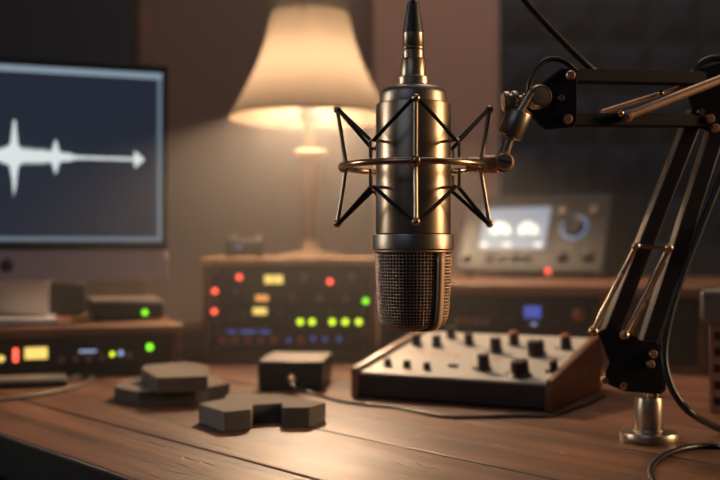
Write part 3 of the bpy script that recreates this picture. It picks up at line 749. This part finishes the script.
# ------------------------------------------------------------------ shock mount
RZ_, RR = .2215, .0525
sm = thing('shock_mount', 'brass wire spider shock mount with black elastic cords, around the microphone', 'shock mount', (MX, MY, RZ_))
MB().tube([(MX+RR*math.cos(TAU*i/72), MY+RR*math.sin(TAU*i/72), RZ_) for i in range(72)], .0024, 14, True, 0).build('ring', M['brass'], sm, True)
def rad(a, r_, z): return Vector((MX + r_*math.cos(a), MY + r_*math.sin(a), z))
ZTt, ZBb, RT = .2640, .1795, .0563
HR, HZt, HZb = .0425, .2380, .2050
off = R(-1.2)
for i in range(4):
    a = TAU*i/4 - R(90) + off
    p = MB()
    p.cyl(rad(a, RT, ZBb), rad(a, RR-.003, RZ_), .0015, seg=12); p.cyl(rad(a, RR-.003, RZ_), rad(a, RT, ZTt), .00155, seg=12)
    p.build('post', M['nickel'], sm, True)
    MB().ball(rad(a, RR-.001, RZ_), .0043, 20).build('post_boss', M['brass'], sm, True)
    for z in (ZTt, ZBb): MB().ball(rad(a, RT, z), .0030, 18).build('post_tip', M['brass'], sm, True)
    for sgn in (-1, 1):
        h = a + sgn*R(45)
        for z, hz in ((ZTt, HZt), (ZBb, HZb)):
            MB().cyl(rad(a + sgn*.035, RT-.0008, z), rad(h - sgn*.03, HR, hz), .00145, seg=10).build('elastic_cord', M['cord'], sm, True)
for i in range(4):
    h = TAU*i/4 - R(45) + off
    for hz, s in ((HZt, -1), (HZb, 1)):
        t_ = Vector((-math.sin(h), math.cos(h), 0))
        pts_ = [rad(h, .0272, hz), rad(h, .036, hz), rad(h, HR+.001, hz), rad(h, HR+.002, hz+s*.003), rad(h, HR+.002, hz+s*.0125)]
        MB().tube(pts_, .0011, 8, False, 4).build('hook', M['brass'], sm, True)
# clamp from ring to swivel
c0 = Vector((MX+RR-.004, MY, RZ_-.0045)); HB = pt(503, 162.5, .742)
cla = MB()
cla.turned(pt(466,164.5,.744), pt(497,164,.742), [(.004,0), (.0055,.08), (.0055,.35), (.0050,.4), (.0050,.5), (.0068,.55), (.0068,.95), (.006,1)], 28)
cla.build('clamp_arm', M['copper'], sm, True)
MB().turned(HB + Vector((0,.008,0)), HB + Vector((0,-.010,0)), [(.0056,0), (.0076,.08), (.0078,.7), (.0062,.74), (.0062,.92), (.0055,1)], 32).build('swivel', M['copper'], sm, True)
MB().lathe([(.0046,0), (.0046,.0008), (.0002,.0012)], seg=24, M=Matrix.Translation(HB+Vector((0,-.010,0))) @ Matrix.Rotation(R(90),4,'X')).build('swivel_screw', M['nickel'], sm, True)
MB().box((-.0044,-.0115,-.0005), (.0044,-.0108,.0005), Matrix.Translation(HB) @ Matrix.Rotation(R(12),4,'Y')).build('screw_slot', M['plastic'], sm, True)

# ------------------------------------------------------------------ boom arm
BX, BY = (648.5-360)/1000*.842, .842
ba_ = thing('boom_arm', 'black spring boom arm with brass fittings, clamped on a round steel foot', 'microphone arm', (BX, BY, 0))
def bp(px, py, y): return pt(px, py, y)
base = MB().lathe([(.0002,0), (.0236,0), (.0240,.0008), (.0240,.0062), (.0232,.0078), (.0130,.0088), (.0125,.0098), (.0002,.0098)], (BX,BY,0), 56).build('base', M['nickel'], ba_, True)
MB().lathe([(.0002,.0099), (.0112,.0099), (.0114,.011), (.0114,.0340), (.0106,.0362), (.0002,.0362)], (BX,BY,0), 48).build('post', M['nickel'], ba_, True)
b = MB()
for dx in (-.004, .005): b.lathe([(.0022,.0363),(.0022,.0405)], (BX+dx, BY-.003, 0), 14)
b.build('pivot_pin', M['nickel'], ba_, True)
def plate(pts_, y, t, name='plate', m='black_metal', bev=.0006):
    P = [pt(px, py, y) for px, py in pts_]
    MI = Matrix(((1,0,0,0),(0,0,1,0),(0,1,0,0),(0,0,0,1)))
    return MB().prism([(p.x, p.z) for p in P], y - t/2, y + t/2, MI).build(name, M[m], ba_, True, bevel=bev)
lo_pl = [(597,331), (612,327), (640,340), (655,341), (662,350), (662,390), (657,394), (624,391), (607,384), (605,372), (609,362)]
plate(lo_pl, .826, .003, 'base_bracket'); plate([(p[0]+3, p[1]) for p in lo_pl], .850, .003, 'base_bracket')
def bolt(px, py, y, r=.0032, m='brass', L=.004):
    c = pt(px, py, y)
    return MB().turned(c + Vector((0,L/2,0)), c - Vector((0,L/2,0)), [(r,0), (r,.7), (r*.75,1)], 18).build('bolt', M[m], ba_, True)
for p in ((604.5,380), (623,385), (653,354), (650.5,364)): bolt(*p, .8225, .0034, 'copper' if p[0] > 640 else 'brass')
# lower arm bars
E1, E2 = (700, 113), (720, 121)
MB().bar(bp(608,335,.836), bp(696,112,.818), .0125, .016).build('lower_bar', M['bar'], ba_, True, bevel=.001)
MB().bar(bp(644,352,.842), bp(722,112,.824), .0125, .016).build('lower_bar', M['bar'], ba_, True, bevel=.001)
# springs on lower arm
def spring(p0, p1, r, name, n=40, rod=True):
    p0, p1 = Vector(p0), Vector(p1); b = MB(); d = p1-p0; q = d.to_track_quat('Z','Y')
    pts_ = []
    for i in range(n*8+1):
        a = TAU*i/8; pts_.append(p0 + d*(i/(n*8)) + q @ Vector((r*math.cos(a), r*math.sin(a), 0)))
    b.tube(pts_, r*.28, 6, False, 0)
    o = b.build(name, M['nickel'], ba_, True)
    MB().turned(p0 - d*.04, p1 + d*.04, [(r*.55,0), (r*.9,.02), (r*.9,.04), (r*.62,.05), (r*.62,.95), (r*.9,.96), (r*.9,.98), (r*.55,1)], 14).build('spring_rod', M['brass'], o, True)
    return o
MB().turned(bp(593,331,.816), bp(636,246,.815), [(.0024,0),(.0030,.03),(.0022,.05),(.0022,.96),(.0028,.98),(.002,1)], 16).build('tension_rod', M['brass'], ba_, True)
MB().turned(bp(624,335,.818), bp(669,248,.817), [(.0028,0),(.0034,.03),(.0024,.05),(.0024,.96),(.0030,.98),(.002,1)], 16).build('tension_rod', M['brass'], ba_, True)
MB().turned(bp(629,333,.830), bp(664,262,.829), [(.002,0),(.002,1)], 14).build('tension_rod', M['brass'], ba_, True)
MB().cyl(bp(634,246,.815), bp(671,248,.817), .0019, seg=14).build('cross_pin', M['brass'], ba_, True)
for p in ((636,246,.813), (669,248,.814)): MB().ball(bp(*p), .0036, 16).build('pin_cap', M['brass'], ba_, True)
for p in ((593,331,.813), (624,335,.815)): MB().ball(bp(*p), .0044, 16).build('pin_cap', M['brass'], ba_, True)
MB().cyl(bp(593,331,.813), bp(601,333,.826), .002, seg=12).build('cross_pin', M['brass'], ba_, True)
# elbow
ep = [(688,92), (700,68), (722,62), (742,72), (746,104), (736,124), (716,134), (696,126)]
plate(ep, .806, .003, 'elbow_plate'); plate(ep, .838, .003, 'elbow_plate')
for p in ((701,111.5), (711,118.5), (716,128)): bolt(*p, .8025, .0032 if p[0] < 705 else .0036, 'brass' if p[0] < 705 else 'copper')
# upper arm bars
MB().bar(bp(568,76,.765), bp(724,79,.818), .0102, .012).build('upper_bar', M['black_metal'], ba_, True, bevel=.001)
MB().bar(bp(564,120,.765), bp(724,121,.818), .0098, .012).build('upper_bar', M['black_metal'], ba_, True, bevel=.001)
MB().turned(bp(624,117,.770), bp(722,79,.790), [(.0044,0),(.0048,.02),(.0048,.06),(.0036,.07),(.0036,1)], 20).build('tension_rod', M['copper'], ba_, True)
MB().turned(bp(602,112.5,.795), bp(690,85,.812), [(.0022,0),(.0022,1)], 14).build('tension_rod', M['copper'], ba_, True)
MB().ball(bp(661,93,.801), .0026, 14).build('pin_cap', M['brass'], ba_, True)
MB().ball(bp(621,113,.766), .0026, 14).build('pin_cap', M['brass'], ba_, True)
MB().cyl(bp(627,117,.766), bp(627,118,.790), .0022, seg=12).build('cross_pin', M['brass'], ba_, True)
# head bracket
hp = [(526,107), (531,100), (542,84), (563,68), (574,69), (577,76), (577,121), (573,127), (547,129.5), (540,124)]
plate(hp, .752, .003, 'head_bracket'); plate([(p[0]-2, p[1]) for p in hp], .778, .003, 'head_bracket')
for p in ((571,75), (568,119)): bolt(*p, .7485, .0036, 'copper')
bolt(561, 98, .7485, .0030, 'brass')
hc = pt(537, 98, .748)
MB().turned(hc + Vector((0,.030,0)), hc + Vector((.001,-.012,0)), [(.0088,0),(.0092,.04),(.0092,.9),(.0078,.95),(.0075,1)], 36).build('head_hub', M['mic'], ba_, True)
MB().lathe([(.0062,0), (.0060,.0008), (.0002,.0012)], seg=28, M=Matrix.Translation(hc+Vector((.001,-.012,0))) @ Matrix.Rotation(R(90),4,'X')).build('hub_face', M['copper'], ba_, True)
MB().turned(pt(533,99,.744), pt(517,101,.742), [(.0050,0),(.0050,.6),(.0040,.7),(.0040,1)], 24).build('hub_axle', M['nickel'], ba_, True)
MB().turned(pt(517.5,101,.742), pt(503,101.5,.741), [(.0070,0),(.0078,.1),(.0078,.35),(.0058,.42),(.0058,.58),(.0076,.65),(.0076,.92),(.0066,1)], 30).build('lock_knob', M['nickel'], ba_, True)
MB().turned(pt(531,92,.7365), pt(515,119,.739), [(.0034,0), (.0034,.6), (.0046,.85), (.0046,1)], 22).build('yoke', M['nickel'], ba_, True)
MB().turned(pt(520.0,111.5,.739), pt(509.0,137.5,.741), [(.0090,0),(.0096,.05),(.0096,.9),(.0090,.95),(.0060,1)], 36).build('sleeve', M['mic_dark'], ba_, True)
MB().turned(pt(509.4,136.8,.741), pt(503.6,156,.742), [(.0052,0),(.0052,.12),(.0042,.16),(.0042,1)], 24).build('stem', M['nickel'], ba_, True)
MB().tube([pt(529,92,.757), pt(530,83,.757), pt(536,70,.757), pt(545,61,.758), pt(555,58.5,.759), pt(566,62,.760), pt(577,71,.762)], .0021, 10).build('jumper_wire', M['cable'], ba_, True)

# ------------------------------------------------------------------ microphone cable
ca = thing('microphone_cable', 'black cable plugged into the microphone top, arching over and trailing down the boom arm', 'cable', (MX, MY, z74(33)))
MB().lathe([(.0080, z74(58.3)), (.0080, z74(51)), (.0077, z74(50.6)), (.0080, z74(50)), (.0080, z74(47.5)), (.0077, z74(47)), (.0079, z74(46.6)), (.0078, z74(33.2))], (MX,MY,0), 40).build('plug', M['mic'], ca, True)
MB().lathe([(.0075, z74(33)), (.0074, z74(30)), (.0062, z74(18)), (.0046, z74(4)), (.0042, z74(2)), (.003, z74(1))], (MX,MY,0), 36).build('strain_relief', M['rubber'], ca, True)
cp_ = [Vector((MX, MY, z74(2))), Vector((MX-.001, MY, z74(-20))), pt(416,-55,.742), pt(432,-88,.748), pt(462,-88,.755), pt(492,-50,.762), pt(524,-2,.770), pt(558,36,.776), pt(590,67,.782), pt(606,76,.790), pt(640,76,.803), pt(680,76,.820), pt(693,74,.824), pt(702,63,.824), pt(716,58,.824), pt(732,62,.824), pt(744,80,.826), pt(741,120,.828), pt(724,170,.830), pt(702,225,.826), pt(680,282,.822), pt(668,325,.818), pt(664,356,.815), pt(669,382,.812), pt(680,402,.812), pt(695,416,.815), gp(722,430,.0032), gp(745,436,.0032), gp(790,440,.0032)]
MB().tube(cp_, .0030, 12).build('cord', M['cable'], ca, True)

# ------------------------------------------------------------------ light
def area(name, loc, target, size, sy, power, col, spread=R(180)):
    l = bpy.data.lights.new(name, 'AREA'); l.shape = 'RECTANGLE'; l.size = size; l.size_y = sy; l.energy = power; l.color = col; l.spread = spread
    o = bpy.data.objects.new(name, l); COL.objects.link(o); o.location = loc
    o.rotation_euler = (Vector(target) - Vector(loc)).to_track_quat('-Z', 'Y').to_euler()
    return o
area('warm_side_light', (1.25, .70, .50), (.05, .74, .21), .24, .8, .8, (1, .66, .36), R(32))
area('warm_overhead_fill', (.22, 1.72, 1.66), (.15, 1.12, 0), .9, .5, 6.0, (1, .72, .47), R(165))  # added unseen fill that brightens the desk and foam tops
area('pale_left_light', (-1.3, .95, .55), (.04, .74, .22), .20, .8, .24, (1, .93, .86), R(27))
area('cool_fill_light', (-.9, -.7, 1.3), (.1, .8, .1), 1.2, .9, 2.4, (.55, .70, 1))
area('cool_overhead_fill', (.5, 1.1, 1.70), (.5, 1.2, 0), 1.2, 1.0, 2.2, (.45, .62, 1))  # added cool fill that tints the dark areas blue, no real fitting

w = bpy.data.worlds.new('room_air'); S.world = w; w.use_nodes = True
nt = w.node_tree; bg = nt.nodes['Background']; bg.inputs['Color'].default_value = (.05, .06, .09, 1); bg.inputs['Strength'].default_value = .3
HAZE = .235
if HAZE:
    vs = nt.nodes.new('ShaderNodeVolumeScatter'); vs.inputs['Density'].default_value = HAZE; vs.inputs['Anisotropy'].default_value = .6
    vs.inputs['Color'].default_value = (1, .95, .9, 1)
    ge = nt.nodes.new('ShaderNodeTexCoord'); sx3 = nt.nodes.new('ShaderNodeSeparateXYZ'); mr = nt.nodes.new('ShaderNodeMapRange')
    nt.links.new(ge.outputs['Object'], sx3.inputs['Vector']); nt.links.new(sx3.outputs['Y'], mr.inputs['Value'])
    mr.inputs['From Min'].default_value = .95; mr.inputs['From Max'].default_value = 1.25; mr.inputs['To Max'].default_value = HAZE
    nt.links.new(mr.outputs['Result'], vs.inputs['Density'])
    w.cycles.volume_step_size = .12
    nt.links.new(vs.outputs['Volume'], nt.nodes['World Output'].inputs['Volume'])

# ------------------------------------------------------------------ camera
cam = bpy.data.cameras.new('camera'); co_ = bpy.data.objects.new('camera', cam); COL.objects.link(co_)
cam.lens = 50; cam.sensor_width = 36; cam.clip_start = .02
co_.location = (0, 0, H); co_.rotation_euler = (R(90) + math.atan(.010), 0, 0)
cam.dof.use_dof = True; cam.dof.focus_distance = .722; cam.dof.aperture_fstop = 4.5
S.camera = co_
S.view_settings.view_transform = 'Standard'
S.view_settings.look = 'None'
S.view_settings.exposure = .06
